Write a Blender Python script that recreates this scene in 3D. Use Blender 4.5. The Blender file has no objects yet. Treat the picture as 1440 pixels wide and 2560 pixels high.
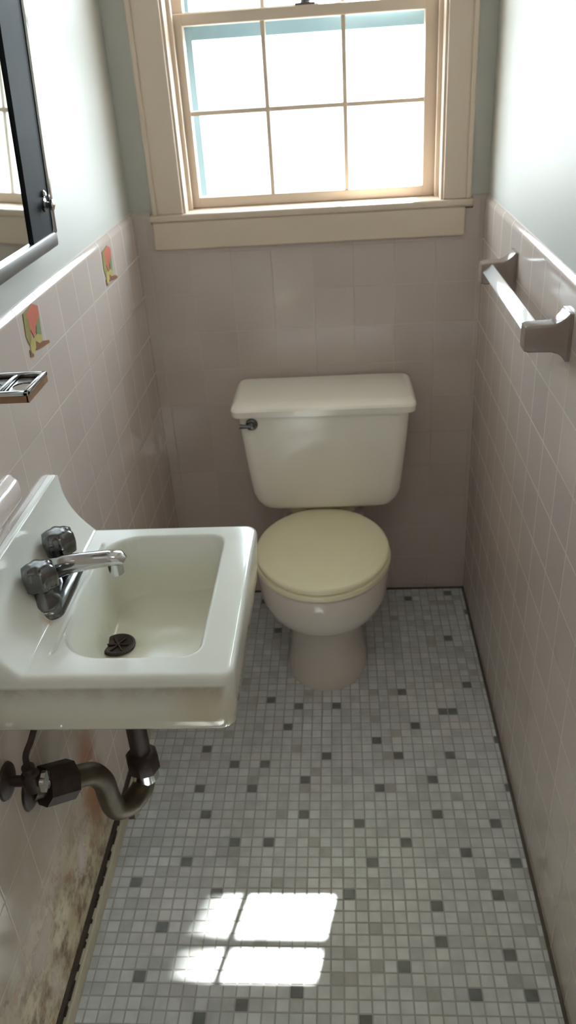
import bpy, bmesh, math, random
from mathutils import Vector, Matrix
random.seed(7)
PI = math.pi
C = bpy.context.scene.collection

# ------------------------------------------------------------------ helpers
def link(name, me, mats, parent=None, smooth=False):
    o = bpy.data.objects.new(name, me)
    C.objects.link(o)
    for m in (mats if isinstance(mats, (list, tuple)) else [mats]):
        me.materials.append(m)
    if smooth:
        for p in me.polygons: p.use_smooth = True
    if parent is not None: o.parent = parent
    return o

def obj(name, bm, mats, parent=None, smooth=False, auto=None):
    bmesh.ops.recalc_face_normals(bm, faces=bm.faces)
    me = bpy.data.meshes.new(name)
    bm.to_mesh(me); bm.free()
    o = link(name, me, mats, parent, smooth)
    if auto is not None:
        for p in me.polygons: p.use_smooth = True
        me.set_sharp_from_angle(angle=math.radians(auto))
    return o

def empty(name, loc=(0, 0, 0), parent=None):
    o = bpy.data.objects.new(name, None); C.objects.link(o)
    o.location = loc; o.empty_display_size = .05
    if parent is not None: o.parent = parent
    return o

def tag(o, label, cat, group=None):
    o['label'] = label; o['category'] = cat
    if group: o['group'] = group
    return o

def struct(o):
    o['kind'] = 'structure'
    return o

def box(bm, x0, x1, y0, y1, z0, z1, bev=0, seg=2, mi=0):
    vs = [bm.verts.new((x, y, z)) for x in (x0, x1) for y in (y0, y1) for z in (z0, z1)]
    idx = [(0, 1, 3, 2), (4, 6, 7, 5), (0, 4, 5, 1), (2, 3, 7, 6), (0, 2, 6, 4), (1, 5, 7, 3)]
    fs = [bm.faces.new([vs[i] for i in f]) for f in idx]
    for f in fs: f.material_index = mi
    if bev:
        es = list({e for f in fs for e in f.edges})
        r = bmesh.ops.bevel(bm, geom=es, offset=bev, segments=seg, affect='EDGES', profile=.5)
        for f in r['faces']: f.material_index = mi
    return vs

def rings(bm, rs, cap0=True, cap1=True, mi=0):
    L = [[bm.verts.new(p) for p in r] for r in rs]
    n = len(L[0])
    for a, b in zip(L, L[1:]):
        for i in range(n):
            j = (i + 1) % n
            f = bm.faces.new((a[i], a[j], b[j], b[i])); f.material_index = mi
    if cap0: bm.faces.new(L[0][::-1]).material_index = mi
    if cap1: bm.faces.new(L[-1]).material_index = mi
    return L

def rrect(x0, x1, y0, y1, r, z, n=6):
    pts = []
    for cx, cy, a0 in ((x1 - r, y1 - r, 0), (x0 + r, y1 - r, 90), (x0 + r, y0 + r, 180), (x1 - r, y0 + r, 270)):
        for k in range(n + 1):
            a = math.radians(a0 + 90 * k / n)
            pts.append((cx + r * math.cos(a), cy + r * math.sin(a), z))
    return pts

def lathe(bm, c, prof, axis='z', n=24, lobes=0, depth=0, mi=0):
    """prof: list of (radius, height along axis)"""
    rs = []
    for r, h in prof:
        ring = []
        for k in range(n):
            a = 2 * PI * k / n
            rr = r * (1 - depth * (0.5 - 0.5 * math.cos(lobes * a))) if lobes else r
            u, v = rr * math.cos(a), rr * math.sin(a)
            if axis == 'z': p = (c[0] + u, c[1] + v, c[2] + h)
            elif axis == 'x': p = (c[0] + h, c[1] + u, c[2] + v)
            else: p = (c[0] + u, c[1] + h, c[2] + v)
            ring.append(p)
        rs.append(ring)
    rings(bm, rs, mi=mi)

def tube(bm, pts, rad, n=16, sm=6, mi=0):
    """swept tube through pts (Catmull-Rom), rad number or list"""
    P = [Vector(p) for p in pts]
    R = rad if isinstance(rad, (list, tuple)) else [rad] * len(P)
    Q, S = [], []
    for i in range(len(P) - 1):
        p0, p1, p2, p3 = P[max(i - 1, 0)], P[i], P[i + 1], P[min(i + 2, len(P) - 1)]
        for k in range(sm):
            t = k / sm
            Q.append(.5 * ((2 * p1) + (p2 - p0) * t + (2 * p0 - 5 * p1 + 4 * p2 - p3) * t * t + (3 * p1 - p0 - 3 * p2 + p3) * t ** 3))
            S.append(R[i] * (1 - t) + R[i + 1] * t)
    Q.append(P[-1]); S.append(R[-1])
    rs = []; up = None
    for i, q in enumerate(Q):
        d = (Q[min(i + 1, len(Q) - 1)] - Q[max(i - 1, 0)]).normalized()
        if up is None:
            up = Vector((0, 0, 1)) if abs(d.z) < .9 else Vector((0, 1, 0))
        s = d.cross(up).normalized(); up = s.cross(d).normalized()
        rs.append([q + S[i] * (math.cos(2 * PI * k / n) * s + math.sin(2 * PI * k / n) * up) for k in range(n)])
    rings(bm, rs, mi=mi)

# ------------------------------------------------------------------ node materials
class N:
    def __init__(s, name):
        s.m = bpy.data.materials.new(name); s.m.use_nodes = True
        s.t = s.m.node_tree; s.t.nodes.clear()
        s.out = s.t.nodes.new('ShaderNodeOutputMaterial')
    def n(s, ty, **kw):
        nd = s.t.nodes.new(ty)
        for k, v in kw.items(): setattr(nd, k, v)
        return nd
    def l(s, a, b): s.t.links.new(a, b)
    def put(s, v, sock):
        if hasattr(v, 'is_output') or isinstance(v, bpy.types.NodeSocket): s.l(v, sock)
        else: sock.default_value = v
    def math(s, op, a, b=0., c=None):
        nd = s.n('ShaderNodeMath', operation=op)
        s.put(a, nd.inputs[0]); s.put(b, nd.inputs[1])
        if c is not None: s.put(c, nd.inputs[2])
        return nd.outputs[0]
    def pos(s):
        tc = s.n('ShaderNodeTexCoord'); sp = s.n('ShaderNodeSeparateXYZ')
        s.l(tc.outputs['Object'], sp.inputs[0])
        s.P = tc.outputs['Object']
        return sp.outputs
    def noise(s, scale, detail=2., rough=.5, vec=None):
        nd = s.n('ShaderNodeTexNoise'); nd.inputs['Scale'].default_value = scale
        nd.inputs['Detail'].default_value = detail; nd.inputs['Roughness'].default_value = rough
        s.l(vec if vec is not None else s.P, nd.inputs['Vector'])
        return nd.outputs['Fac']
    def ramp(s, v, a, b, lo=0., hi=1.):
        nd = s.n('ShaderNodeMapRange', interpolation_type='SMOOTHSTEP')
        s.put(v, nd.inputs[0])
        for i, x in enumerate((a, b, lo, hi)): nd.inputs[i + 1].default_value = x
        return nd.outputs[0]
    def mix(s, f, a, b):
        nd = s.n('ShaderNodeMix', data_type='RGBA')
        s.put(f, nd.inputs[0])
        for v, i in ((a, 6), (b, 7)):
            if isinstance(v, tuple): v = (*v, 1) if len(v) == 3 else v
            s.put(v, nd.inputs[i])
        return nd.outputs[2]
    def bsdf(s, col, rough=.5, metal=0., spec=.5, coat=0., bump=None, bs=.3, bd=.002, trans=0.):
        b = s.n('ShaderNodeBsdfPrincipled')
        if isinstance(col, tuple): col = (*col, 1) if len(col) == 3 else col
        s.put(col, b.inputs['Base Color']); s.put(rough, b.inputs['Roughness'])
        s.put(metal, b.inputs['Metallic']); b.inputs['Specular IOR Level'].default_value = spec
        b.inputs['Coat Weight'].default_value = coat; b.inputs['Coat Roughness'].default_value = .06
        if bump is not None:
            bn = s.n('ShaderNodeBump'); bn.inputs['Strength'].default_value = bs
            bn.inputs['Distance'].default_value = bd
            s.l(bump, bn.inputs['Height']); s.l(bn.outputs[0], b.inputs['Normal'])
        s.l(b.outputs[0], s.out.inputs['Surface'])
        return s.m

def simple(name, col, rough=.5, metal=0., var=.06, nscale=20., bump=0., coat=0., spec=.5):
    s = N(name); s.pos()
    nz = s.noise(nscale, 3.)
    dk = tuple(c * (1 - var) for c in col); lt = tuple(min(1, c * (1 + var)) for c in col)
    c = s.mix(nz, dk, lt)
    return s.bsdf(c, rough, metal, spec, coat, bump=nz if bump else None, bs=bump)

TP = .108
def tile_mat(name, col, axis, off, stain_shade=False, var=.035):
    s = N(name); X, Y, Z = s.pos()[:3]
    u = s.math('DIVIDE', s.math('SUBTRACT', (X, Y)[axis == 'y'], off), TP)
    v = s.math('DIVIDE', s.math('SUBTRACT', Z, 1.2035 - 12 * TP), TP)
    def edge(q, w):
        f = s.math('FRACT', q)
        return s.ramp(s.math('MINIMUM', f, s.math('SUBTRACT', 1., f)), w * .35, w)
    eu, ev = edge(u, .02), edge(v, .02)
    e = s.math('MULTIPLY', eu, ev)
    cell = s.n('ShaderNodeCombineXYZ')
    s.l(s.math('FLOOR', u), cell.inputs[0]); s.l(s.math('FLOOR', v), cell.inputs[1])
    wn = s.n('ShaderNodeTexWhiteNoise'); s.l(cell.outputs[0], wn.inputs['Vector'])
    dk = tuple(c * (1 - var) for c in col); lt = tuple(min(1, c * (1 + var)) for c in col)
    tc = s.mix(wn.outputs['Value'], dk, lt)
    g = tuple(min(1, c * k) for c, k in zip(col, (1.01, 1.03, 1.03)))
    gn = s.mix(s.ramp(s.noise(3., 2.), .35, .65), tuple(c * .78 for c in g), g)
    c = s.mix(e, gn, tc)
    rough = s.math('ADD', .12, s.math('MULTIPLY', s.math('SUBTRACT', 1., e), .5))
    if stain_shade:
        n1 = s.noise(9., 5., .62)
        low_grime_shade = s.math('MULTIPLY', s.ramp(Y, -.86, -1.05), s.ramp(Z, .45, .62, 1., 0.))  # brown tint low on the wall: grime, with the shade there painted in
        c = s.mix(s.math('MULTIPLY', low_grime_shade, s.ramp(n1, .25, .6, .5, .8)), c, (.33, .27, .20))
        mz = s.ramp(Z, .20, .40, 1., 0.)
        my = s.ramp(Y, -.98, -1.06)
        n1 = s.noise(9., 5., .62)
        m = s.math('MULTIPLY', s.math('MULTIPLY', mz, my), s.ramp(n1, .34, .5))
        plaster = s.mix(s.ramp(s.noise(14., 4., .6), .35, .65), (.34, .28, .17), (.46, .41, .29))
        c = s.mix(m, c, plaster)
        n2 = s.noise(22., 6., .7)
        m2 = s.math('MULTIPLY', m, s.ramp(n2, .44, .66))
        c = s.mix(m2, c, (.13, .08, .045))
        m3 = s.math('MULTIPLY', m, s.ramp(s.noise(31., 2.), .62, .68))
        c = s.mix(s.math('MULTIPLY', m3, .6), c, (.28, .10, .05))
        # a long rusty run down the wall behind the trap
        d = s.n('ShaderNodeVectorMath', operation='DISTANCE')
        sc = s.n('ShaderNodeVectorMath', operation='MULTIPLY'); s.l(s.P, sc.inputs[0]); sc.inputs[1].default_value = (0, 1, .45)
        s.l(sc.outputs[0], d.inputs[0]); d.inputs[1].default_value = (0, -1.06, .13)
        m4 = s.math('MULTIPLY', s.ramp(d.outputs['Value'], .02, .09, 1., 0.), s.ramp(n1, .36, .56))
        c = s.mix(m4, c, (.26, .12, .06))
        rough = s.math('ADD', rough, s.math('MULTIPLY', m, .5))
    wav = s.noise(9., 1.)
    h = s.math('ADD', e, s.math('MULTIPLY', wav, .12))
    return s.bsdf(c, rough, spec=.5, bump=h, bs=.22, bd=.0014)

PINK = (.54, .462, .42)
M = {}
M['tile_l'] = tile_mat('pink_wall_tile_left', PINK, 'y', -.042, stain_shade=True)
M['tile_r'] = tile_mat('pink_wall_tile_right', PINK, 'y', -.042)
M['tile_b'] = tile_mat('pink_wall_tile_back', PINK, 'x', .361 - 10 * TP)
M['paint'] = simple('pale_wall_paint', (.53, .525, .485), .45, var=.015, nscale=6, bump=.05)
M['trim'] = simple('cream_trim_paint', (.64, .525, .42), .4, var=.03, nscale=12, bump=.04)
M['ceil'] = simple('ceiling_paint', (.85, .85, .82), .7, var=.01)
M['porc'] = simple('white_porcelain', (.75, .75, .70), .08, var=.015, nscale=5)
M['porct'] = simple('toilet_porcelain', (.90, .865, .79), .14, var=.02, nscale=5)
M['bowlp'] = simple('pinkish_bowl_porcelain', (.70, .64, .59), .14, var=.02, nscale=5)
M['lid'] = simple('cream_seat_plastic', (.84, .79, .57), .28, var=.03, nscale=7)
M['chrome'] = simple('worn_chrome', (.62, .62, .62), .12, 1., var=.2, nscale=60)
M['satin'] = simple('satin_metal', (.36, .37, .38), .3, 1., var=.15, nscale=30)
M['dchrome'] = simple('tarnished_chrome', (.16, .16, .16), .2, 1., var=.45, nscale=50)
M['black'] = simple('dark_mirror_stile', (.010, .012, .014), .6, var=.2, spec=.08)
M['ceramic'] = simple('taupe_ceramic', (.24, .19, .165), .15, var=.03)
M['bar'] = simple('white_bar_plastic', (.85, .86, .86), .08, var=.01, coat=1.)
M['rust'] = simple('corroded_brass', (.075, .058, .036), .5, .5, var=.6, nscale=40, bump=.4)
M['rustd'] = simple('dark_corroded_nut', (.04, .025, .02), .55, .4, var=.6, nscale=50, bump=.4)
M['cream'] = simple('cream_base_strip', (.56, .50, .38), .45, var=.18, nscale=30, bump=.2)
M['dirt'] = simple('dirt_dark', (.045, .028, .018), .85, var=.5, nscale=60, bump=.5)
M['grout'] = simple('floor_grout', (.40, .39, .375), .8, var=.25, nscale=25)
M['caulk'] = simple('brown_caulk', (.10, .085, .07), .7, var=.3, nscale=30)
M['storm'] = simple('pale_blue_storm_frame', (.30, .46, .56), .5, var=.1)
M['ground'] = simple('pale_concrete', (.17, .165, .155), .9, var=.1, nscale=2)
M['door'] = simple('door_paint', (.72, .69, .62), .45, var=.02)
M['bark'] = simple('bark', (.16, .11, .07), .9, var=.4, nscale=8, bump=.5)
M['leaf'] = simple('foliage_green', (.08, .16, .04), .7, var=.5, nscale=5, bump=.5)
M['dec_red'] = simple('decal_red', (.52, .14, .09), .4, var=.15, nscale=80)
M['dec_olive'] = simple('decal_olive', (.26, .22, .08), .4, var=.15, nscale=80)
M['dec_green'] = simple('decal_green', (.20, .25, .12), .4, var=.15, nscale=80)
M['dec_yel'] = simple('decal_yellow', (.46, .39, .14), .4, var=.15, nscale=80)
M['dec_brn'] = simple('decal_brown', (.24, .11, .06), .4, var=.15, nscale=80)
M['pinkcer'] = simple('pink_ceramic', (.72, .63, .60), .12, var=.02)
M['mirror'] = N('mirror_glass').bsdf((.74, .79, .77), .03, 1.)
M['brownside'] = simple('rusted_rim', (.30, .17, .09), .5, .3, var=.4, nscale=50)

def floor_tile(name, lo, hi, rough=.3):
    s = N(name); s.pos()
    return s.bsdf(s.mix(s.ramp(s.noise(28., 3.), .3, .7), lo, hi), rough, bump=s.noise(60., 2.), bs=.08)
FT = [floor_tile('floor_tile_pale', (.57, .60, .62), (.67, .70, .72), .26),
      floor_tile('floor_tile_white', (.63, .66, .68), (.73, .76, .78), .22),
      floor_tile('floor_tile_grey', (.46, .485, .50), (.55, .575, .59), .3),
      floor_tile('floor_tile_dark', (.14, .15, .15), (.20, .215, .215), .3),
      floor_tile('floor_tile_midgrey', (.38, .39, .375), (.46, .465, .45), .3)]

def glass_mat(name):
    s = N(name)
    tr = s.n('ShaderNodeBsdfTransparent'); tr.inputs[0].default_value = (.96, .98, .97, 1)
    gl = s.n('ShaderNodeBsdfGlossy'); gl.inputs['Roughness'].default_value = .02
    lw = s.n('ShaderNodeLayerWeight'); lw.inputs[0].default_value = .5
    fac = s.math('ADD', .03, s.math('MULTIPLY', s.math('POWER', lw.outputs['Facing'], 5.), .6))
    mx = s.n('ShaderNodeMixShader')
    s.l(fac, mx.inputs[0]); s.l(tr.outputs[0], mx.inputs[1]); s.l(gl.outputs[0], mx.inputs[2])
    s.l(mx.outputs[0], s.out.inputs['Surface'])
    return s.m
M['glass'] = glass_mat('window_glass')

SY0 = -1.337
def sink_mat():
    s = N('sink_porcelain'); X, Y, Z = s.pos()[:3]
    base = s.mix(s.noise(6., 2.), (.74, .75, .71), (.80, .81, .77))
    def spot(c, r0, r1):
        d = s.n('ShaderNodeVectorMath', operation='DISTANCE')
        s.l(s.P, d.inputs[0]); d.inputs[1].default_value = c
        return s.ramp(d.outputs['Value'], r0, r1, 1., 0.)
    n = s.ramp(s.noise(35., 4., .6), .35, .65)
    c = s.mix(s.math('MULTIPLY', spot((.33, -1.34, .715), .0, .075), .55), base, (.50, .32, .10))
    c = s.mix(s.math('MULTIPLY', s.math('MULTIPLY', spot((.07, -1.195, .785), .005, .03), n), .8), c, (.42, .22, .08))
    c = s.mix(s.math('MULTIPLY', spot((.145, -1.12, .672), .03, .06), s.math('MULTIPLY', n, .35)), c, (.36, .30, .16))
    # olive-brown grime plus painted-in shade over the front apron and underside
    grime_shade = s.math('MULTIPLY', s.ramp(Y, SY0 - .002, SY0 + .004, 1., 0.), s.ramp(Z, .768, .776, 1., 0.))
    c = s.mix(s.math('MULTIPLY', grime_shade, s.ramp(n, 0., 1., .75, 1.)), c, (.30, .25, .17))
    c = s.mix(s.math('MULTIPLY', s.math('MULTIPLY', grime_shade, .6), spot((.33, -1.34, .715), .0, .09)), c, (.42, .25, .08))
    # yellower below the rim, strongest deep in the bowl
    c = s.mix(s.ramp(Z, .70, .775, .55, 0.), c, (.66, .63, .47))
    return s.bsdf(c, .09)
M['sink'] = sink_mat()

# ------------------------------------------------------------------ room shell
W, H, D = .92, 2.40, 2.75
CAP = 1.204
# floor: tile mosaic
bm = bmesh.new()
box(bm, -.02, W + .02, -D, .02, -.10, -.0008, mi=0)
p = .0256; g = .0011
DK = """5.74 25.76;8.63 27.76;11.38 27.78;14.05 23.14;17.18 26.85;15.27 29.45;11.19 30.79;5.73 30.32;6.69 33.18;15.25 33.11;23.79 26.9;21.85 25.15;28.5 26.94;26.69 29.73;21.9 30.52;33.34 25.36;33.48 30.66;26.65 33.41;31.44 34.43;9.44 35.88;12.39 35.96;5.68 37.71;2.0 39.58;20.12 34.23;20.83 37.84;23.76 36.09;28.54 37.14;32.36 38.16;30.43 40.86;19.03 40.6;8.71 40.67;25.73 41.63;25.73 44.38;4.75 44.04;30.42 45.38;3.88 47.76;22.82 47.04;27.58 48.03;15.32 48.16;11.4 49.63;31.37 48.92;25.72 23.38;28.86 20.72;29.53 21.56;18.7 20.58;31.11 17.0;24.77 18.08;8.6 50.34;19.98 50.28;11.5 19.5;14.2 20.6"""
mids = """17.22 36.99;7.8 46.07;19.1 46.11;21.04 46.14;19.08 47.88;31.96 40.68;2.05 28.2"""
def cells(t):
    s = set()
    for q in t.split(';'):
        a, b = q.split(); s.add((int(math.floor(float(a) * .0272 / p)), int(math.floor(float(b) * .0272 / p))))
    return s
dk, md = cells(DK), cells(mids)
nx, ny = 36, int(D / p) + 1
for i in range(nx):
    for j in range(ny):
        x0, x1 = i * p + g, min((i + 1) * p - g, W); y1, y0 = -(j * p + g), -((j + 1) * p - g)
        if y1 > -.0: y1 = 0
        r = random.random()
        if (i, j) in dk: k = 3
        elif (i, j) in md: k = 4
        elif j * p > 1.40 and r < .05: k = 3
        elif j < 16 and r < .02: k = 3
        elif r < .55: k = 0
        elif r < .75: k = 1
        elif r < .97: k = 2
        else: k = 4
        dz = random.uniform(-.0002, .0002); t1 = random.uniform(-.00022, .00022); t2 = random.uniform(-.00022, .00022)
        b = .0012
        lo = [bm.verts.new(q) for q in ((x0, y0, -.001), (x1, y0, -.001), (x1, y1, -.001), (x0, y1, -.001))]
        hi = [bm.verts.new(q) for q in ((x0 + b, y0 + b, dz - t1 - t2), (x1 - b, y0 + b, dz + t1 - t2), (x1 - b, y1 - b, dz + t1 + t2), (x0 + b, y1 - b, dz - t1 + t2))]
        bm.faces.new(hi).material_index = k + 1
        for a in range(4):
            c = (a + 1) % 4
            bm.faces.new((lo[a], lo[c], hi[c], hi[a])).material_index = k + 1
fl = obj('floor', bm, [M['grout']] + FT); struct(fl)

TT = .009  # how far the tiles stand proud of the painted wall
def tile_slab(bm, axis, a0, a1, wall, d, z0, z1, back=.004):
    """tile facing that stands TT proud of the wall in direction d, with a bullnosed top edge"""
    prof = [(wall - d * back, z0), (wall + d * TT, z0), (wall + d * TT, z1 - .0160)]
    ro, a0_ = .0260, math.radians(10)
    for k in range(1, 11):
        a = math.radians(10 + 40 * k / 10)
        prof.append((wall + d * (TT - ro * (math.cos(a0_) - math.cos(a))), z1 - .0160 + ro * (math.sin(a) - math.sin(a0_))))
    prof.append((wall - d * back, z1))
    mk = (lambda p, a: (p[0], a, p[1])) if axis == 'y' else (lambda p, a: (a, p[0], p[1]))
    n = len(prof)
    ring = lambda a, ks: [bm.verts.new(mk(prof[k % n], a)) for k in ks]
    for ks in ([n - 1, n], [0, 1], [1, 2], list(range(2, n - 1)), [n - 2, n - 1]):   # own vertices per run: crisp joins, clean normals
        A, B = ring(a0, ks), ring(a1, ks)
        for k in range(len(ks) - 1):
            f = bm.faces.new((A[k], A[k + 1], B[k + 1], B[k])) if d * (1 if axis == 'y' else -1) < 0 else bm.faces.new((A[k], B[k], B[k + 1], A[k + 1]))
            f.material_index = 1; f.smooth = len(ks) > 2
    bm.faces.new(ring(a0, range(n))[::-1]).material_index = 1; bm.faces.new(ring(a1, range(n))).material_index = 1

bm = bmesh.new()
box(bm, -.12, 0, -D, .16, -.1, H)
tile_slab(bm, 'y', -D, 0, 0, 1, .088, CAP)
obj_ = obj('wall_left', bm, [M['paint'], M['tile_l']]); struct(obj_)
bm = bmesh.new()
box(bm, W, W + .12, -D, .16, -.1, H)
tile_slab(bm, 'y', -D, 0, W, -1, -.02, CAP)
struct(obj('wall_right', bm, [M['paint'], M['tile_r']]))

WX0, WX1, WZ0, WZ1 = .142, .806, 1.175, 2.08
bm = bmesh.new()
box(bm, 0, WX0, 0, .16, -.1, H)
box(bm, WX1, W, 0, .16, -.1, H)
box(bm, WX0, WX1, 0, .16, -.1, WZ0)
box(bm, WX0, WX1, 0, .16, WZ1, H)
box(bm, 0, W, -TT, .002, -.02, 1.172, mi=1)
tile_slab(bm, 'x', 0, .053, 0, -1, 1.172, CAP, .002)
tile_slab(bm, 'x', .882, W, 0, -1, 1.172, CAP, .002)
struct(obj('wall_back', bm, [M['paint'], M['tile_b']]))
bm = bmesh.new()
box(bm, -.12, .06, -D - .12, -D, -.1, H); box(bm, .86, W + .12, -D - .12, -D, -.1, H)
box(bm, .06, .86, -D - .12, -D, 2.05, H)
struct(obj('wall_front', bm, M['paint']))
bm = bmesh.new(); box(bm, -.12, W + .12, -D - .12, .16, H, H + .1)
struct(obj('ceiling', bm, M['ceil']))
d1 = struct(empty('door_1', (.46, -D - .03, 0)))
bm = bmesh.new(); box(bm, -.398, .398, -.045, 0, .0, 2.045, .002)
for zz in ((.15, .95), (1.1, 1.9)):
    for xx in ((-.30, -.04), (.04, .30)): box(bm, xx[0], xx[1], 0, .008, zz[0], zz[1], .004)
obj('door_leaf', bm, M['door'], d1)
bm = bmesh.new(); lathe(bm, (.33, 0, 1.0), [(.025, .0), (.025, .006), (.01, .01), (.01, .03), (.024, .045), (.024, .06), (.012, .068)], 'y')
obj('door_handle', bm, M['chrome'], d1, smooth=True)

# left base: cream strip with a dark gap above it, dark sealant at the right
bm = bmesh.new(); box(bm, .0004, .012, -D, -.001, .0, .040, .002)
struct(obj('baseboard_left', bm, M['cream']))
bm = bmesh.new(); box(bm, -.0005, .0035, -D, -.001, .040, .088)
for k in range(90):
    y = -.9 - k * .02 + random.uniform(-.01, .01); h = random.uniform(.004, .014)
    box(bm, .001, .008 + random.random() * .002, y - random.uniform(.006, .02), y, .088 - h, .0879, .0015, 1)
for k in range(60):
    y = -.9 - k * .03 + random.uniform(-.01, .01); h = random.uniform(.002, .008)
    box(bm, .001, .007, y - random.uniform(.006, .025), y, .0401, .040 + h, .001, 1)
struct(obj('trim_1', bm, M['dirt']))
bm = bmesh.new(); box(bm, W - TT - .006, W - TT + .001, -D, 0, -.001, .0055, .0015)
box(bm, .012, W - TT, -TT - .005, -TT + .001, -.001, .005, .0015)
struct(obj('trim_2', bm, M['caulk']))

# ------------------------------------------------------------------ window
win = struct(empty('window_1', (0, 0, 0)))
bm = bmesh.new()
for a, b in ((.063, WX0), (WX1, .874)):
    box(bm, a, b, -.018, -.0005, 1.196, 2.16, .003)
box(bm, .063, .874, -.0185, -.0005, 2.082, 2.16, .003)
for a, b in ((.063, .075), (.862, .874)):
    box(bm, a, b, -.024, -.0175, 1.196, 2.16, .002)
obj('window_casing', bm, M['trim'], win)
bm = bmesh.new()
box(bm, WX0 - .0, WX0 + .006, -.010, .16, WZ0, WZ1); box(bm, WX1 - .006, WX1, -.010, .16, WZ0, WZ1)
box(bm, WX0, WX1, -.010, .16, WZ1 - .008, WZ1)
box(bm, WX0 + .004, WX0 + .016, .040, .056, WZ0, WZ1, .002); box(bm, WX1 - .016, WX1 - .004, .040, .056, WZ0, WZ1, .002)
obj('window_jamb', bm, M['trim'], win)
bm = bmesh.new()
box(bm, .053, .882, -.026, .0, 1.178, 1.196, .005, 3)
box(bm, WX0, WX1, -.004, .16, 1.170, 1.1955)
obj('window_stool', bm, M['trim'], win, auto=40)
bm = bmesh.new(); box(bm, .058, .862, -.022, -TT - .0003, 1.108, 1.178, .003)
obj('window_apron', bm, M['trim'], win)

GX0, GX1 = .177, .760
def sash(name, y0, y1, z0, z1, gz0, gz1, mz, sw):
    bm = bmesh.new(); ym = (y0 + y1) / 2
    box(bm, WX0 + .006, GX0, y0, y1, z0, z1, .003); box(bm, GX1, WX1 - .006, y0, y1, z0, z1, .003)
    box(bm, GX0 - .002, GX1 + .002, y0 + .0003, y1 - .0003, z0, gz0, .003); box(bm, GX0 - .002, GX1 + .002, y0 + .0003, y1 - .0003, gz1, z1, .003)
    s = obj(name, bm, M['trim'], win)
    for k in (1, 2):
        x = GX0 + (GX1 - GX0) * k / 3
        b2 = bmesh.new(); box(b2, x - sw, x + sw, y0 + .004, y1 - .004, gz0 - .001, gz1 + .001, .002)
        obj('muntin', b2, M['trim'], s)
    b2 = bmesh.new(); box(b2, GX0 - .001, GX1 + .001, y0 + .005, y1 - .005, mz - sw, mz + sw, .002)
    obj('muntin', b2, M['trim'], s)
    b2 = bmesh.new(); box(b2, GX0 - .003, GX1 + .003, ym - .0015, ym + .0015, gz0 - .003, gz1 + .003)
    obj('pane', b2, M['glass'], s)
    return s
ls = sash('lower_sash', .062, .096, 1.1955, 1.638, 1.222, 1.612, 1.421, .0055)
us = sash('upper_sash', .100, .134, 1.612, 2.072, 1.642, 2.04, 1.84, .0055)
bm = bmesh.new()
box(bm, .452, .500, .066, .092, 1.638, 1.643, .001); lathe(bm, (.476, .079, 1.643), [(.012, 0), (.012, .006), (.008, .010)], n=20)
box(bm, .474, .510, .074, .084, 1.646, 1.652, .002)
obj('sash_lock', bm, M['dchrome'], ls)
bm = bmesh.new()
box(bm, WX0 + .006, .186, .142, .158, 1.1955, WZ1 - .008, .001); box(bm, .768, WX1 - .006, .142, .158, 1.1955, WZ1 - .008, .001)
box(bm, .185, .769, .144, .156, 1.582, 1.634, .002)
box(bm, .185, .769, .144, .156, 1.1955, 1.212, .001)
obj('storm_frame', bm, M['storm'], win)

# ------------------------------------------------------------------ outside
bm = bmesh.new(); box(bm, -40, 40, .5, 60, -.5, -.3)
struct(obj('ground', bm, M['ground']))
bm = bmesh.new(); box(bm, -1.5, 2.5, .16, .60, 2.40, 2.50)
struct(obj('added_eave', bm, M['trim']))  # unseen eave slab, added to keep direct sun off the sink
tr = tag(empty('tree', (-2.9, 9.2, -.3)), 'unseen leafy tree added outside to shade part of the window', 'tree')  # out of view, added to cut off the left side of the sun patch
bm = bmesh.new(); tube(bm, [(0, 0, 0), (.05, 0, 2.5), (.3, 0, 5), (.9, 0, 7.5), (1.7, 0, 10)], [.28, .24, .2, .15, .08])
obj('trunk', bm, M['bark'], tr, smooth=True)
bm = bmesh.new()
cc = Vector((1.85, 0, 11.5))
for k in range(60):
    while True:
        v = Vector((random.uniform(-1, 1), random.uniform(-1, 1), random.uniform(-1, 1)))
        if v.length < 1: break
    r = random.uniform(.5, .85)
    q = v * (3.4 - r)
    bmesh.ops.create_icosphere(bm, subdivisions=2, radius=r, matrix=Matrix.Translation(cc + q))
bmesh.ops.create_icosphere(bm, subdivisions=3, radius=2.9, matrix=Matrix.Translation(cc))
# the straight right flank of the crown that shades part of the window
for k in range(14):
    bmesh.ops.create_icosphere(bm, subdivisions=3, radius=1.0, matrix=Matrix.Translation((5.357 - 1.0, random.uniform(-.3, .3), 9.0 + k * .4)))
for v in bm.verts: v.co += Vector((random.uniform(-.04, .04),) * 3) * 1.0
obj('crown', bm, M['leaf'], tr, smooth=True)

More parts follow.
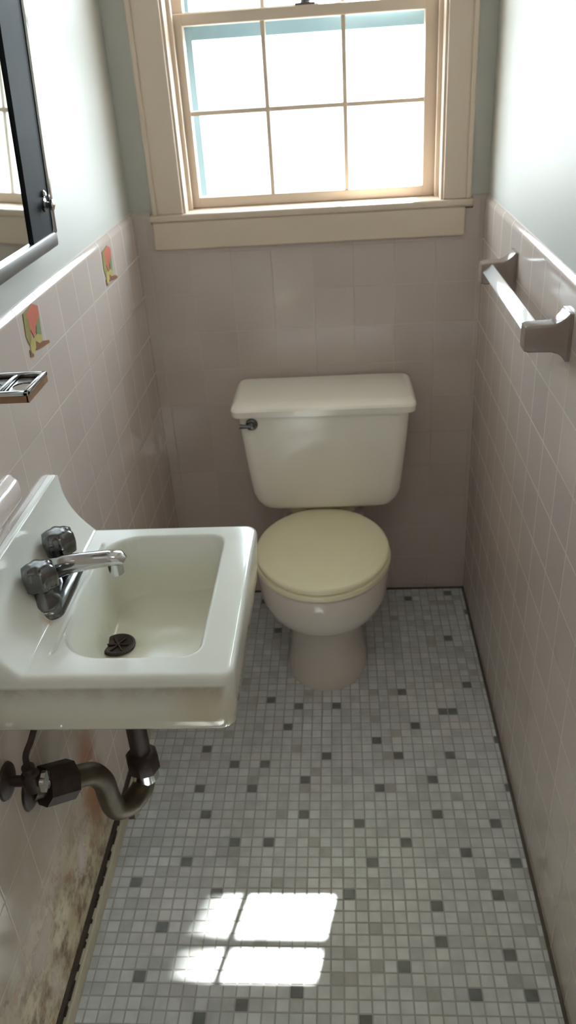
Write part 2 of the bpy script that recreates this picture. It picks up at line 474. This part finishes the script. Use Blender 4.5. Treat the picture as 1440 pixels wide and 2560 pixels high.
# ------------------------------------------------------------------ sink
SX1, SY0, SY1, SZ = .377, -1.337, -.918, .790
BX0, BX1, BY0, BY1 = .103, .322, -1.290, -.952
DRX, DRY = .145, -1.121
def sd_rr(x, y, x0, x1, y0, y1, r):
    cx, cy = (x0 + x1) / 2, (y0 + y1) / 2
    qx, qy = abs(x - cx) - (x1 - x0) / 2 + r, abs(y - cy) - (y1 - y0) / 2 + r
    return math.hypot(max(qx, 0), max(qy, 0)) + min(max(qx, qy), 0) - r
def sst(t): t = min(max(t, 0), 1); return t * t * (3 - 2 * t)
def sink_z(x, y):
    z = SZ
    # recessed soap deck behind the bowl
    dd = sd_rr(x, y, .02, .11, SY0 + .042, SY1 - .042, .03)
    z -= .006 * sst(-dd / .012)
    # bowl, larger radius at the wall side
    r = .075 if x < .21 else .03
    d = -sd_rr(x, y, BX0, BX1, BY0, BY1, r)
    if d > -.004:
        t = min(max((d) / .10, 0), 1)
        dep = .165 * (1 - (1 - t) ** 4.3)
        if d < .004: dep = .0045 * ((d + .004) / .008) ** 2 * 2
        zf = .6725 + .10 * max(math.hypot(x - DRX, y - DRY) - .03, 0) * .9
        a, b = SZ - dep, zf
        k = .008; h = max(k - abs(a - b), 0) / k
        z2 = max(a, b) + h * h * k * .25
        z = min(z, z2)
    # backsplash with a concave foot
    tx = x
    if tx < .10:
        s0 = .024
        if tx <= s0: up = .118
        else:
            t = (tx - s0) / (.075 - s0)
            up = .118 * max(0, 1 - t ** .42) if t < 1 else 0
        z = max(z, SZ + up - (0.006 if False else 0))
        if tx < s0 and tx > s0 - .006: z -= .006 * (1 - math.sqrt(max(0, 1 - ((tx - s0 + .006) / .006) ** 2)))
    # rounded rim
    e = -sd_rr(x, y, -.05, SX1, SY0, SY1, .022)
    rr = .009
    if e < rr: z -= rr * (1 - math.sqrt(max(0, 1 - ((rr - max(e, 0)) / rr) ** 2)))
    return z
xs = sorted(set([0.0004] + [.002 * k for k in range(1, 56)] + [.11 + (SX1 - .11) * k / 76 for k in range(77)] + [SX1 - .001, SX1 - .002, SX1 - .004]))
ys = sorted(set([SY0 + (SY1 - SY0) * k / 130 for k in range(131)] + [SY0 + .001, SY0 + .002, SY0 + .0045, SY1 - .001, SY1 - .002, SY1 - .0045]))
bm = bmesh.new()
grid = []
for x in xs:
    row = []
    for y in ys:
        X, Y = x, y; R = .022
        for cy, sg in ((SY0 + R, -1), (SY1 - R, 1)):
            if X > SX1 - R and (Y - cy) * sg > 0:
                dx, dy = X - (SX1 - R), Y - cy; L = math.hypot(dx, dy)
                m = max(abs(dx), abs(dy))
                if L > 1e-9: X, Y = SX1 - R + dx * m / L, cy + dy * m / L
        row.append(bm.verts.new((X, Y, sink_z(X, Y))))
    grid.append(row)
for i in range(len(xs) - 1):
    for j in range(len(ys) - 1):
        bm.faces.new((grid[i][j], grid[i + 1][j], grid[i + 1][j + 1], grid[i][j + 1]))
loop = [grid[i][0] for i in range(len(xs))] + [grid[-1][j] for j in range(1, len(ys))] + \
       [grid[i][-1] for i in range(len(xs) - 2, -1, -1)] + [grid[0][j] for j in range(len(ys) - 2, 0, -1)]
cx, cy = .0, (SY0 + SY1) / 2
prev = loop
for z, ins in ((.772, .0), (.72, .004), (.688, .007), (.681, .012), (.677, .03), (.668, .06), (.64, .085), (.625, .12)):
    cur = []
    for v in loop:
        x, y = v.co.x, v.co.y
        sx = (SX1 - ins) / SX1; sy = ((SY1 - SY0) / 2 - ins) / ((SY1 - SY0) / 2)
        cur.append(bm.verts.new((x * sx, cy + (y - cy) * sy, min(z, v.co.z - .001))))
    for i in range(len(loop)):
        j = (i + 1) % len(loop)
        bm.faces.new((prev[i], cur[i], cur[j], prev[j]))
    prev = cur
bm.faces.new(prev[::-1])
for v in bm.verts: v.co.x += TT + .0004 - .0004 if v.co.x < .001 else 0
sink = tag(empty('sink', (0, cy, SZ)), 'white rectangular wall-hung porcelain sink with raised back edge on the left wall', 'sink')
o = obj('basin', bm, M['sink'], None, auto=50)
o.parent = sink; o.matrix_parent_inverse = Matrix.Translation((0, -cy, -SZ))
def sk(o): o.parent = sink; o.matrix_parent_inverse = Matrix.Translation((0, -cy, -SZ)); return o
bm = bmesh.new()
lathe(bm, (DRX, DRY, .6765), [(.019, -.001), (.0295, -.001), (.0295, .0015), (.026, .003), (.021, .0015), (.018, -.0005)], n=32)
for k in range(3):
    a = k * PI / 3
    c_, s_ = math.cos(a) * .019, math.sin(a) * .019
    tube(bm, [(DRX - c_, DRY - s_, .6775), (DRX + c_, DRY + s_, .6775)], .0016, 8, 1)
dr = sk(obj('drain', bm, M['rustd'], None, auto=40)); dr['label'] = 'dark corroded drain'

# tap: base, two knobs and a spout; stands on the sink deck
tap = tag(empty('faucet', (.062, -1.121, .785)), 'old tarnished chrome faucet with two knobs standing on the white sink', 'faucet')
def tp(o): o.parent = tap; o.matrix_parent_inverse = Matrix.Translation((-.062, 1.121, -.785)); return o
bm = bmesh.new()
rings(bm, [rrect(.034, .092, -1.200, -1.042, .02, .7845), rrect(.034, .092, -1.200, -1.042, .02, .796), rrect(.037, .089, -1.197, -1.045, .02, .801), rrect(.042, .084, -1.185, -1.057, .018, .806)])
tp(obj('base_plate', bm, M['dchrome'], auto=40))
for yy in (-1.070, -1.172):
    bm = bmesh.new()
    lathe(bm, (.062, yy, .806), [(.024, -.003), (.023, .004), (.015, .012), (.013, .030)], n=28)
    kb = tp(obj('handle_stem', bm, M['dchrome'], auto=40))
    bm = bmesh.new()
    z0 = .026
    lathe(bm, (.062, yy, .806), [(.018, z0), (.027, z0 + .006), (.029, z0 + .022), (.027, z0 + .038), (.020, z0 + .043), (.008, z0 + .044)], n=48, lobes=6, depth=.16)
    tp(obj('knob', bm, M['dchrome'], auto=50))
bm = bmesh.new()
def oval(c, d, w, h, n=16):
    d = Vector(d).normalized(); s = Vector((0, 1, 0)); u = s.cross(d) * -1
    return [Vector(c) + s * w * math.cos(2 * PI * k / n) + u * h * math.sin(2 * PI * k / n) * (1 if True else 0) for k in range(n)]
rs = [oval((.052, -1.121, .800), (0, 0, 1), .024, .021), oval((.054, -1.121, .822), (.2, 0, 1), .021, .020), oval((.064, -1.121, .836), (1, 0, .7), .019, .019),
      oval((.088, -1.121, .843), (1, 0, .25), .0165, .0165), oval((.125, -1.121, .849), (1, 0, .1), .0155, .0145), oval((.158, -1.121, .853), (1, 0, 0), .0150, .0130),
      oval((.177, -1.121, .853), (1, 0, -.3), .0145, .012), oval((.183, -1.121, .848), (1, 0, -1), .011, .007)]
rings(bm, rs)
lathe(bm, (.167, -1.121, .824), [(.010, 0), (.0125, .001), (.0125, .012), (.012, .024)], n=20)
sp = tp(obj('spout', bm, M['chrome'], auto=60))

# ------------------------------------------------------------------ pipes below
def pipe_part(name, mat, parent, fn, auto=40):
    bm = bmesh.new(); fn(bm); return obj(name, bm, mat, parent, auto=auto)
trap = tag(empty('drain_trap', (0, 0, 0)), 'corroded metal drain trap and pipe hanging below the sink', 'pipe')
PX, PY = .146, -1.121
pipe_part('tailpiece', M['rustd'], trap, lambda b: (tube(b, [(PX, PY, .63), (PX, PY, .40)], .0185, 20, 2), lathe(b, (PX, PY, .600), [(.03, 0), (.03, .022)], n=8)))
pipe_part('slip_nut', M['rustd'], trap, lambda b: lathe(b, (PX, PY, .392), [(.0235, -.012), (.031, -.008), (.031, .022), (.026, .03), (.019, .034)], n=8))
pipe_part('trap_bend', M['rust'], trap, lambda b: tube(b, [(PX, PY, .395), (PX, PY, .372), (.140, PY - .014, .345), (.122, PY - .042, .335), (.104, PY - .068, .352), (.098, PY - .075, .39), (.096, PY - .078, .43), (.084, PY - .088, .462), (.062, PY - .108, .476)], [.021, .021, .0215, .022, .0215, .020, .020, .0205, .020], 20))
pipe_part('cleanout_plug', M['rust'], trap, lambda b: lathe(b, (.122, PY - .042, .302), [(.012, 0), (.012, .014), (.018, .014), (.018, .03)], n=6))
pipe_part('waste_arm', M['rust'], trap, lambda b: tube(b, [(.066, PY - .104, .474), (.04, PY - .130, .487), (TT + .001, PY - .165, .51)], .0185, 20))
pipe_part('slip_nut', M['rustd'], trap, lambda b: tube(b, [(.056, PY - .114, .479), (.022, PY - .150, .50)], .035, 8, 1))
pipe_part('escutcheon', M['rustd'], trap, lambda b: lathe(b, (TT, PY - .168, .513), [(.034, .0003), (.032, .004), (.02, .008)], 'x', 24))
pipe_part('chrome_collar', M['chrome'], trap, lambda b: lathe(b, (PX, PY, .368), [(.0255, -.008), (.0255, .012)], n=24))['label'] = 'bright chrome collar'

VZ = .595
def valve(y, label):
    v = tag(empty('supply_valve', (0, y, 0)), label, 'valve', None)
    pipe_part('escutcheon', M['rustd'], v, lambda b: lathe(b, (TT, 0, VZ), [(.030, .0003), (.028, .004), (.014, .009)], 'x', 24))
    pipe_part('stub', M['rustd'], v, lambda b: tube(b, [(TT, 0, VZ), (.05, 0, VZ)], .009, 12, 1))
    pipe_part('valve_body', M['rustd'], v, lambda b: (lathe(b, (.050, 0, VZ - .015), [(.014, 0), (.014, .03), (.010, .034), (.010, .046)], n=12), tube(b, [(.05, 0, VZ), (.066, 0, VZ)], .009, 12, 1)))
    h = pipe_part('valve_handle', M['chrome'], v, lambda b: lathe(b, (.064, 0, VZ), [(.006, 0), (.017, .003), (.017, .010), (.006, .012)], 'x', 24, lobes=5, depth=.2))
    h['label'] = 'bright oval chrome handle'
    pipe_part('supply_tube', M['rustd'], v, lambda b: tube(b, [(.050, 0, VZ + .03), (.050, .004, VZ + .05), (.056, .02, VZ + .065), (.058, .05, VZ + .078)], .005, 10))
    return v
valve(-1.345, 'dark water supply valve with bright handle on the wall, nearest the camera')

# ------------------------------------------------------------------ toilet
TC = .474
toilet = tag(empty('toilet', (TC, -.35, 0)), 'off-white two-piece toilet with closed cream lid below the window', 'toilet')
def tl(o): o.parent = toilet; o.matrix_parent_inverse = Matrix.Translation((-TC, .35, 0)); return o
def egg(z, cy_, rx, rf, rb, cx_=TC, n=64, pw=2.0):
    out = []
    for k in range(n):
        a = 2 * PI * k / n
        c_, s_ = math.cos(a), math.sin(a)
        c_ = math.copysign(abs(c_) ** (2 / pw), c_); s_ = math.copysign(abs(s_) ** (2 / pw), s_)
        out.append((cx_ + rx * c_, cy_ + (rb if s_ > 0 else rf) * s_, z))
    return out
bm = bmesh.new()
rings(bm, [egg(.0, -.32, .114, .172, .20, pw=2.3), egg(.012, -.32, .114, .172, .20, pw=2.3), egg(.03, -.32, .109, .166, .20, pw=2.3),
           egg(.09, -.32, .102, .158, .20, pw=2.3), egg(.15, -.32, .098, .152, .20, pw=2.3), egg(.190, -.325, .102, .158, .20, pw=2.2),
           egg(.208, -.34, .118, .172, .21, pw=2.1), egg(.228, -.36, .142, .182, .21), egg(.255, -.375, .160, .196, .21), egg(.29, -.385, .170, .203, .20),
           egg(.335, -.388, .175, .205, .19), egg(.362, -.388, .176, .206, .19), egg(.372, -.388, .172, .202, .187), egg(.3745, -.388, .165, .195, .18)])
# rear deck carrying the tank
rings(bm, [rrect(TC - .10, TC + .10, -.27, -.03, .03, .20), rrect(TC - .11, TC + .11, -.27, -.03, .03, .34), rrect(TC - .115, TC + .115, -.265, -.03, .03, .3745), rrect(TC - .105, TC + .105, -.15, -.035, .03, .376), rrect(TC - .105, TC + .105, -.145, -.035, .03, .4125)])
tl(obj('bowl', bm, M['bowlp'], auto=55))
def seat_ring(z, s, back=-.168):
    pts = egg(z, -.388, .179 - s, .211 - s, .21 - s, n=72)
    return [(x, min(y, back - s * .5), z) for x, y, z in pts]
bm = bmesh.new()
rings(bm, [seat_ring(.3755, .006), seat_ring(.3775, .001), seat_ring(.384, -.001), seat_ring(.391, .001), seat_ring(.393, .006)])
s_ = tl(obj('seat', bm, M['lid'], auto=50))
bm = bmesh.new()
rings(bm, [seat_ring(.394, .010), seat_ring(.396, .004), seat_ring(.402, .003), seat_ring(.407, .005), seat_ring(.4095, .012), seat_ring(.4115, .05), seat_ring(.412, .10)])
tl(obj('seat_lid', bm, M['lid'], auto=50))
for sx in (-.07, .07):
    bm = bmesh.new(); tube(bm, [(TC + sx - .02, -.160, .392), (TC + sx + .02, -.160, .392)], .009, 14, 1)
    box(bm, TC + sx - .012, TC + sx + .012, -.169, -.151, .373, .394, .002)
    tl(obj('hinge', bm, M['lid'], auto=40))
TX = .4865
def tk(z, hw, y0, y1, r): return rrect(TX - hw, TX + hw, y0, y1, r, z, 8)
bm = bmesh.new()
rings(bm, [tk(.4135, .150, -.183, -.045, .03), tk(.4165, .170, -.196, -.035, .035), tk(.426, .188, -.204, -.03, .035), tk(.445, .200, -.208, -.028, .035), tk(.468, .207, -.211, -.026, .035),
           tk(.55, .215, -.215, -.025, .032), tk(.64, .223, -.219, -.024, .03), tk(.714, .228, -.222, -.024, .03)])
tank = tl(obj('tank', bm, M['porct'], auto=50))
bm = bmesh.new()
rings(bm, [tk(.711, .236, -.231, -.020, .022), tk(.713, .242, -.236, -.018, .024), tk(.730, .244, -.238, -.017, .024), tk(.736, .242, -.234, -.018, .024), tk(.744, .234, -.218, -.022, .022), tk(.7465, .226, -.208, -.028, .02)])
tl(obj('tank_lid', bm, M['porct'], auto=28))
bm = bmesh.new()
LX, LZ = .296, .690
lathe(bm, (LX, -.221, LZ), [(.0165, .002), (.0165, -.003), (.013, -.006), (.008, -.007), (.008, -.013), (.010, -.014), (.010, -.019), (.006, -.021)][::-1], 'y', 28)
tube(bm, [(LX, -.238, LZ), (LX - .012, -.239, LZ + .001), (LX - .030, -.238, LZ + .002)], [.006, .005, .0065], 12)
fl_ = obj('flush_lever', bm, M['dchrome'], auto=50)
fl_.parent = tank; fl_.matrix_parent_inverse = Matrix.Translation((0, 0, 0)) @ Matrix.Translation((-TC, .35, 0)); fl_['label'] = 'chrome flush lever'
fl_.matrix_parent_inverse = Matrix.Identity(4)

# ------------------------------------------------------------------ towel bar on the right wall
XW = W - TT
tb = tag(empty('towel_bar', (XW, -.65, 1.11)), 'white square towel bar between two taupe ceramic brackets on the right wall', 'towel bar')
def tbp(o): o.parent = tb; o.matrix_parent_inverse = Matrix.Translation((-XW, .65, -1.11)); return o
def yzrect(x, yc, zc, hy, hz, r, n=4):
    return [(x, yc + a, zc + b) for a, b, _ in rrect(-hy, hy, -hz, hz, r, 0, n)]
for yc in (-.428, -.878):
    bm = bmesh.new()
    rings(bm, [yzrect(XW - .0004, yc, 1.112, .026, .040, .004), yzrect(XW - .006, yc, 1.112, .026, .040, .004), yzrect(XW - .010, yc, 1.112, .0225, .033, .004), yzrect(XW - .018, yc, 1.111, .020, .027, .004),
               yzrect(XW - .028, yc, 1.110, .019, .023, .004), yzrect(XW - .066, yc, 1.110, .019, .022, .004), yzrect(XW - .072, yc, 1.110, .017, .020, .004), yzrect(XW - .073, yc, 1.110, .014, .017, .004)])
    tbp(obj('bracket', bm, M['ceramic'], auto=40))
bm = bmesh.new(); box(bm, -.0135, .0135, -.863, -.445, -.0135, .0135, .003, 3)
bm.transform(Matrix.Translation((XW - .052, 0, 1.112)) @ Matrix.Rotation(math.radians(-40), 4, 'Y'))
tbp(obj('bar', bm, M['bar'], auto=40))

# ------------------------------------------------------------------ cup / toothbrush holder and soap dish on the left wall
hd = tag(empty('toothbrush_holder', (TT, -1.10, 1.146)), 'small chrome toothbrush and cup holder with rusty rim projecting from left wall', 'toothbrush holder')
def hp(o): o.parent = hd; o.matrix_parent_inverse = Matrix.Translation((-TT, 1.10, -1.146)); return o
y0, y1, x1, zt = -1.150, -1.062, .101, 1.149
bm = bmesh.new()
box(bm, TT + .0004, x1, y0, y0 + .009, zt - .006, zt, .0015); box(bm, TT + .0004, x1, y1 - .006, y1, zt - .006, zt, .0015)
box(bm, x1 - .008, x1, y0, y1, zt - .006, zt, .0015); box(bm, TT + .0004, TT + .012, y0, y1, zt - .006, zt, .0015)
box(bm, .052, .060, y0, y1, zt - .006, zt - .001, .0015)
hp(obj('rim', bm, M['chrome'], auto=40))
bm = bmesh.new()
for a, b in ((y0 + .001, y0 + .004), (y1 - .004, y1 - .001)): box(bm, TT + .0004, x1 - .002, a, b, zt - .016, zt - .006)
box(bm, x1 - .004, x1 - .001, y0 + .001, y1 - .001, zt - .016, zt - .006)
pl = hp(obj('skirt', bm, M['brownside'])); pl['label'] = 'rust-brown skirt'
bm = bmesh.new()
N_ = 28
def holed(bm, xa, xb, ya, yb, z, cx_, cy_, r):
    inn = [bm.verts.new((cx_ + r * math.cos(2 * PI * k / N_), cy_ + r * math.sin(2 * PI * k / N_), z)) for k in range(N_)]
    inn2 = [bm.verts.new((v.co.x, v.co.y, z - .002)) for v in inn]
    out = []
    for k in range(N_):
        a = 2 * PI * k / N_; c_, s_ = math.cos(a), math.sin(a)
        t = min((xb - cx_) / c_ if c_ > 1e-6 else ((xa - cx_) / c_ if c_ < -1e-6 else 9), (yb - cy_) / s_ if s_ > 1e-6 else ((ya - cy_) / s_ if s_ < -1e-6 else 9))
        out.append(bm.verts.new((cx_ + t * c_, cy_ + t * s_, z)))
    for k in range(N_):
        j = (k + 1) % N_
        bm.faces.new((inn[k], inn[j], out[j], out[k])); bm.faces.new((inn[k], inn2[k], inn2[j], inn[j]))
holed(bm, .014, .054, y0 + .004, y1 - .004, zt - .0065, .034, -1.106, .013)
holed(bm, .058, .097, y0 + .004, y1 - .004, zt - .0065, .078, -1.106, .015)
hp(obj('holed_plate', bm, M['dchrome']))

sd = tag(empty('soap_dish', (TT, -1.15, .93)), 'pale pink ceramic soap dish on left wall just above the sink back edge', 'soap dish')
bm = bmesh.new()
def sr(x, s, z0=.945, z1=.985): return [(x, -1.155 + a, (z0 + z1) / 2 + b) for a, b, _ in rrect(-.075 + s, .075 - s, -(z1 - z0) / 2 + s, (z1 - z0) / 2 - s, .01, 0, 4)]
rings(bm, [sr(TT + .0004, -.004), sr(TT + .005, -.004), sr(TT + .010, 0), sr(TT + .012, .0), sr(TT + .017, .003), sr(TT + .019, .008)])
o = obj('dish', bm, M['pinkcer'], auto=40); o.parent = sd; o.matrix_parent_inverse = Matrix.Translation((-TT, 1.15, -.93))

# ------------------------------------------------------------------ mirrored cabinet
mc = tag(empty('mirror_cabinet', (.0005, -.9, 1.262)), 'wall mirror with dark side stile and chrome bottom rail on left wall', 'mirror')
mc.rotation_euler = (0, math.radians(3.2), 0)
YR = .205   # local right edge of the frame (towards the window)
def mcp(n, bm, m, **k): return obj(n, bm, m, mc, **k)
bm = bmesh.new(); box(bm, .0, .020, -.30, YR - .004, .002, .70); mcp('back_box', bm, M['chrome'])
bm = bmesh.new(); box(bm, .0205, .0235, -.30, YR - .118, .020, .69); mcp('mirror_glass', bm, M['mirror'])
bm = bmesh.new(); box(bm, .0201, .028, YR - .120, YR - .014, .016, .70, .001); st = mcp('side_stile', bm, M['black']); st['label'] = 'black side stile'
bm = bmesh.new(); box(bm, .0205, .031, -.30, YR, .0, .026, .003, 3); mcp('bottom_rail', bm, M['satin'], auto=40)
bm = bmesh.new(); box(bm, .0, .032, YR - .012, YR, .022, .70, .003, 3); mcp('edge_bead', bm, M['chrome'], auto=40)
bm = bmesh.new(); lathe(bm, (.028, YR - .040, .076), [(.011, 0), (.011, .002), (.006, .004), (.006, .010), (.009, .012), (.009, .016), (.004, .018)], 'x', 20)
lathe(bm, (.028, YR - .041, .094), [(.006, 0), (.006, .003), (.003, .006)], 'x', 16)
mcp('door_clip', bm, M['chrome'], auto=40)

# ------------------------------------------------------------------ coloured tile decals
def motif(y0, z1, sc=1.):
    q = lambda u, v: (y0 + u * sc, z1 - v * sc)
    P = {'red': [q(0.0566, -0.0011), q(0.0829, 0.0097), q(0.0804, 0.0237), q(0.0574, 0.0353), q(0.0372, 0.053), q(0.0271, 0.0353), q(0.024, 0.0076)], 'olive': [q(0.0087, 0.0032), q(0.0566, -0.0011), q(0.024, 0.0076), q(0.0271, 0.0353), q(0.0226, 0.0502), q(0.0111, 0.0592), q(0.0014, 0.0417)], 'green': [q(0.0804, 0.0237), q(0.0764, 0.041), q(0.0733, 0.0587), q(0.0505, 0.0498), q(0.0574, 0.0353)], 'yellow': [q(0.0111, 0.0592), q(0.0226, 0.0502), q(0.0372, 0.053), q(0.0505, 0.0498), q(0.0733, 0.0587), q(0.0719, 0.0695), q(0.0552, 0.0683), q(0.0388, 0.059), q(0.034, 0.0704), q(0.0188, 0.0764), q(0.0096, 0.0697)], 'foot': [q(0.0388, 0.059), q(0.0552, 0.0683), q(0.0719, 0.0695), q(0.1026, 0.0774), q(0.1049, 0.083), q(0.0603, 0.0781), q(0.0343, 0.0742), q(0.034, 0.0704)], 'tail': [q(0.0041, 0.0642), q(0.0096, 0.0697), q(0.0188, 0.0764), q(0.0163, 0.0802), q(0.0024, 0.0764)]}
    return P
def decal2(y0, z1, label, sc=1.):
    P = motif(y0, z1, sc)
    d = tag(empty('tile_decal', (TT, y0 + .05, z1 - .05)), label, 'tile decal', 'painted tile motifs')
    for k, mt, nm in (('red', 'dec_red', 'red_patch'), ('olive', 'dec_olive', 'olive_edge'), ('green', 'dec_green', 'green_edge'), ('yellow', 'dec_yel', 'yellow_stem'), ('foot', 'dec_brn', 'brown_foot'), ('tail', 'dec_brn', 'brown_tail')):
        bm = bmesh.new()
        rings(bm, [[(.0002, a - d.location.y, b - d.location.z) for a, b in P[k]], [(.0012, a - d.location.y, b - d.location.z) for a, b in P[k]]])
        o = obj(nm, bm, M[mt], d); o['label'] = nm.replace('_', ' ')
decal2(-.888, 1.190, 'red and green figure painted on a wall tile above the sink, nearer the mirror', 1.0)
decal2(-.363, 1.181, 'red and green figure painted on a wall tile nearest the window corner', 1.0)

# ------------------------------------------------------------------ light
w = bpy.data.worlds.new('World'); bpy.context.scene.world = w; w.use_nodes = True
nt = w.node_tree; bg = nt.nodes['Background']
bg.inputs[0].default_value = (.80, .90, 1.0, 1); bg.inputs[1].default_value = 10.0
sd_ = Vector((-.215, -1, -1.09)).normalized()
sl = bpy.data.lights.new('sun', 'SUN'); sl.energy = 24; sl.angle = math.radians(.53); sl.color = (1, .98, .95)
so = bpy.data.objects.new('sun', sl); C.objects.link(so)
so.rotation_euler = sd_.to_track_quat('-Z', 'Y').to_euler(); so.location = (3, 12, 13)

fill = tag(empty('fill_light', (.46, -2.0, H)), 'added round white fill light overhead, out of view', 'fill light')  # unseen lamp, added as soft fill for the toilet and sink
bm = bmesh.new(); lathe(bm, (0, 0, 0), [(.13, -.0003), (.13, -.02), (.12, -.03)], n=40); obj('base', bm, M['chrome'], fill, auto=40)
e_ = N('fill_glow'); em = e_.n('ShaderNodeEmission'); em.inputs[0].default_value = (1, .93, .84, 1); em.inputs[1].default_value = 8.; e_.l(em.outputs[0], e_.out.inputs['Surface'])
bm = bmesh.new(); lathe(bm, (0, 0, 0), [(.115, -.0301), (.115, -.05), (.10, -.075), (.06, -.095), (.01, -.10)], n=40); obj('shade', bm, e_.m, fill, auto=60)

# ------------------------------------------------------------------ camera
F, pitch, yaw, roll, camx, camz, camd = 2022.05, .51356, -.083468, -.069024, .54179, 1.5373, 2.19645
f = Vector((math.sin(yaw) * math.cos(pitch), math.cos(yaw) * math.cos(pitch), -math.sin(pitch)))
r0 = Vector((math.cos(yaw), -math.sin(yaw), 0)); u0 = r0.cross(f)
r = math.cos(roll) * r0 + math.sin(roll) * u0; u = -math.sin(roll) * r0 + math.cos(roll) * u0
cam = bpy.data.cameras.new('camera'); co = bpy.data.objects.new('camera', cam); C.objects.link(co)
cam.sensor_fit = 'VERTICAL'; cam.sensor_height = 36; cam.lens = F * 36 / 2560; cam.clip_start = .01
cam.dof.use_dof = True; cam.dof.focus_distance = .95; cam.dof.aperture_fstop = 9.5
m = Matrix((( r.x, u.x, -f.x, camx), (r.y, u.y, -f.y, -camd), (r.z, u.z, -f.z, camz), (0, 0, 0, 1)))
co.matrix_world = m
sc = bpy.context.scene; sc.camera = co
sc.view_settings.view_transform = 'Standard'; sc.view_settings.look = 'None'
sc.view_settings.gamma = 1; sc.view_settings.use_curve_mapping = False
sc.view_settings.exposure = 1.25
sc.cycles.max_bounces = 14; sc.cycles.diffuse_bounces = 8; sc.cycles.glossy_bounces = 6; sc.cycles.transparent_max_bounces = 12
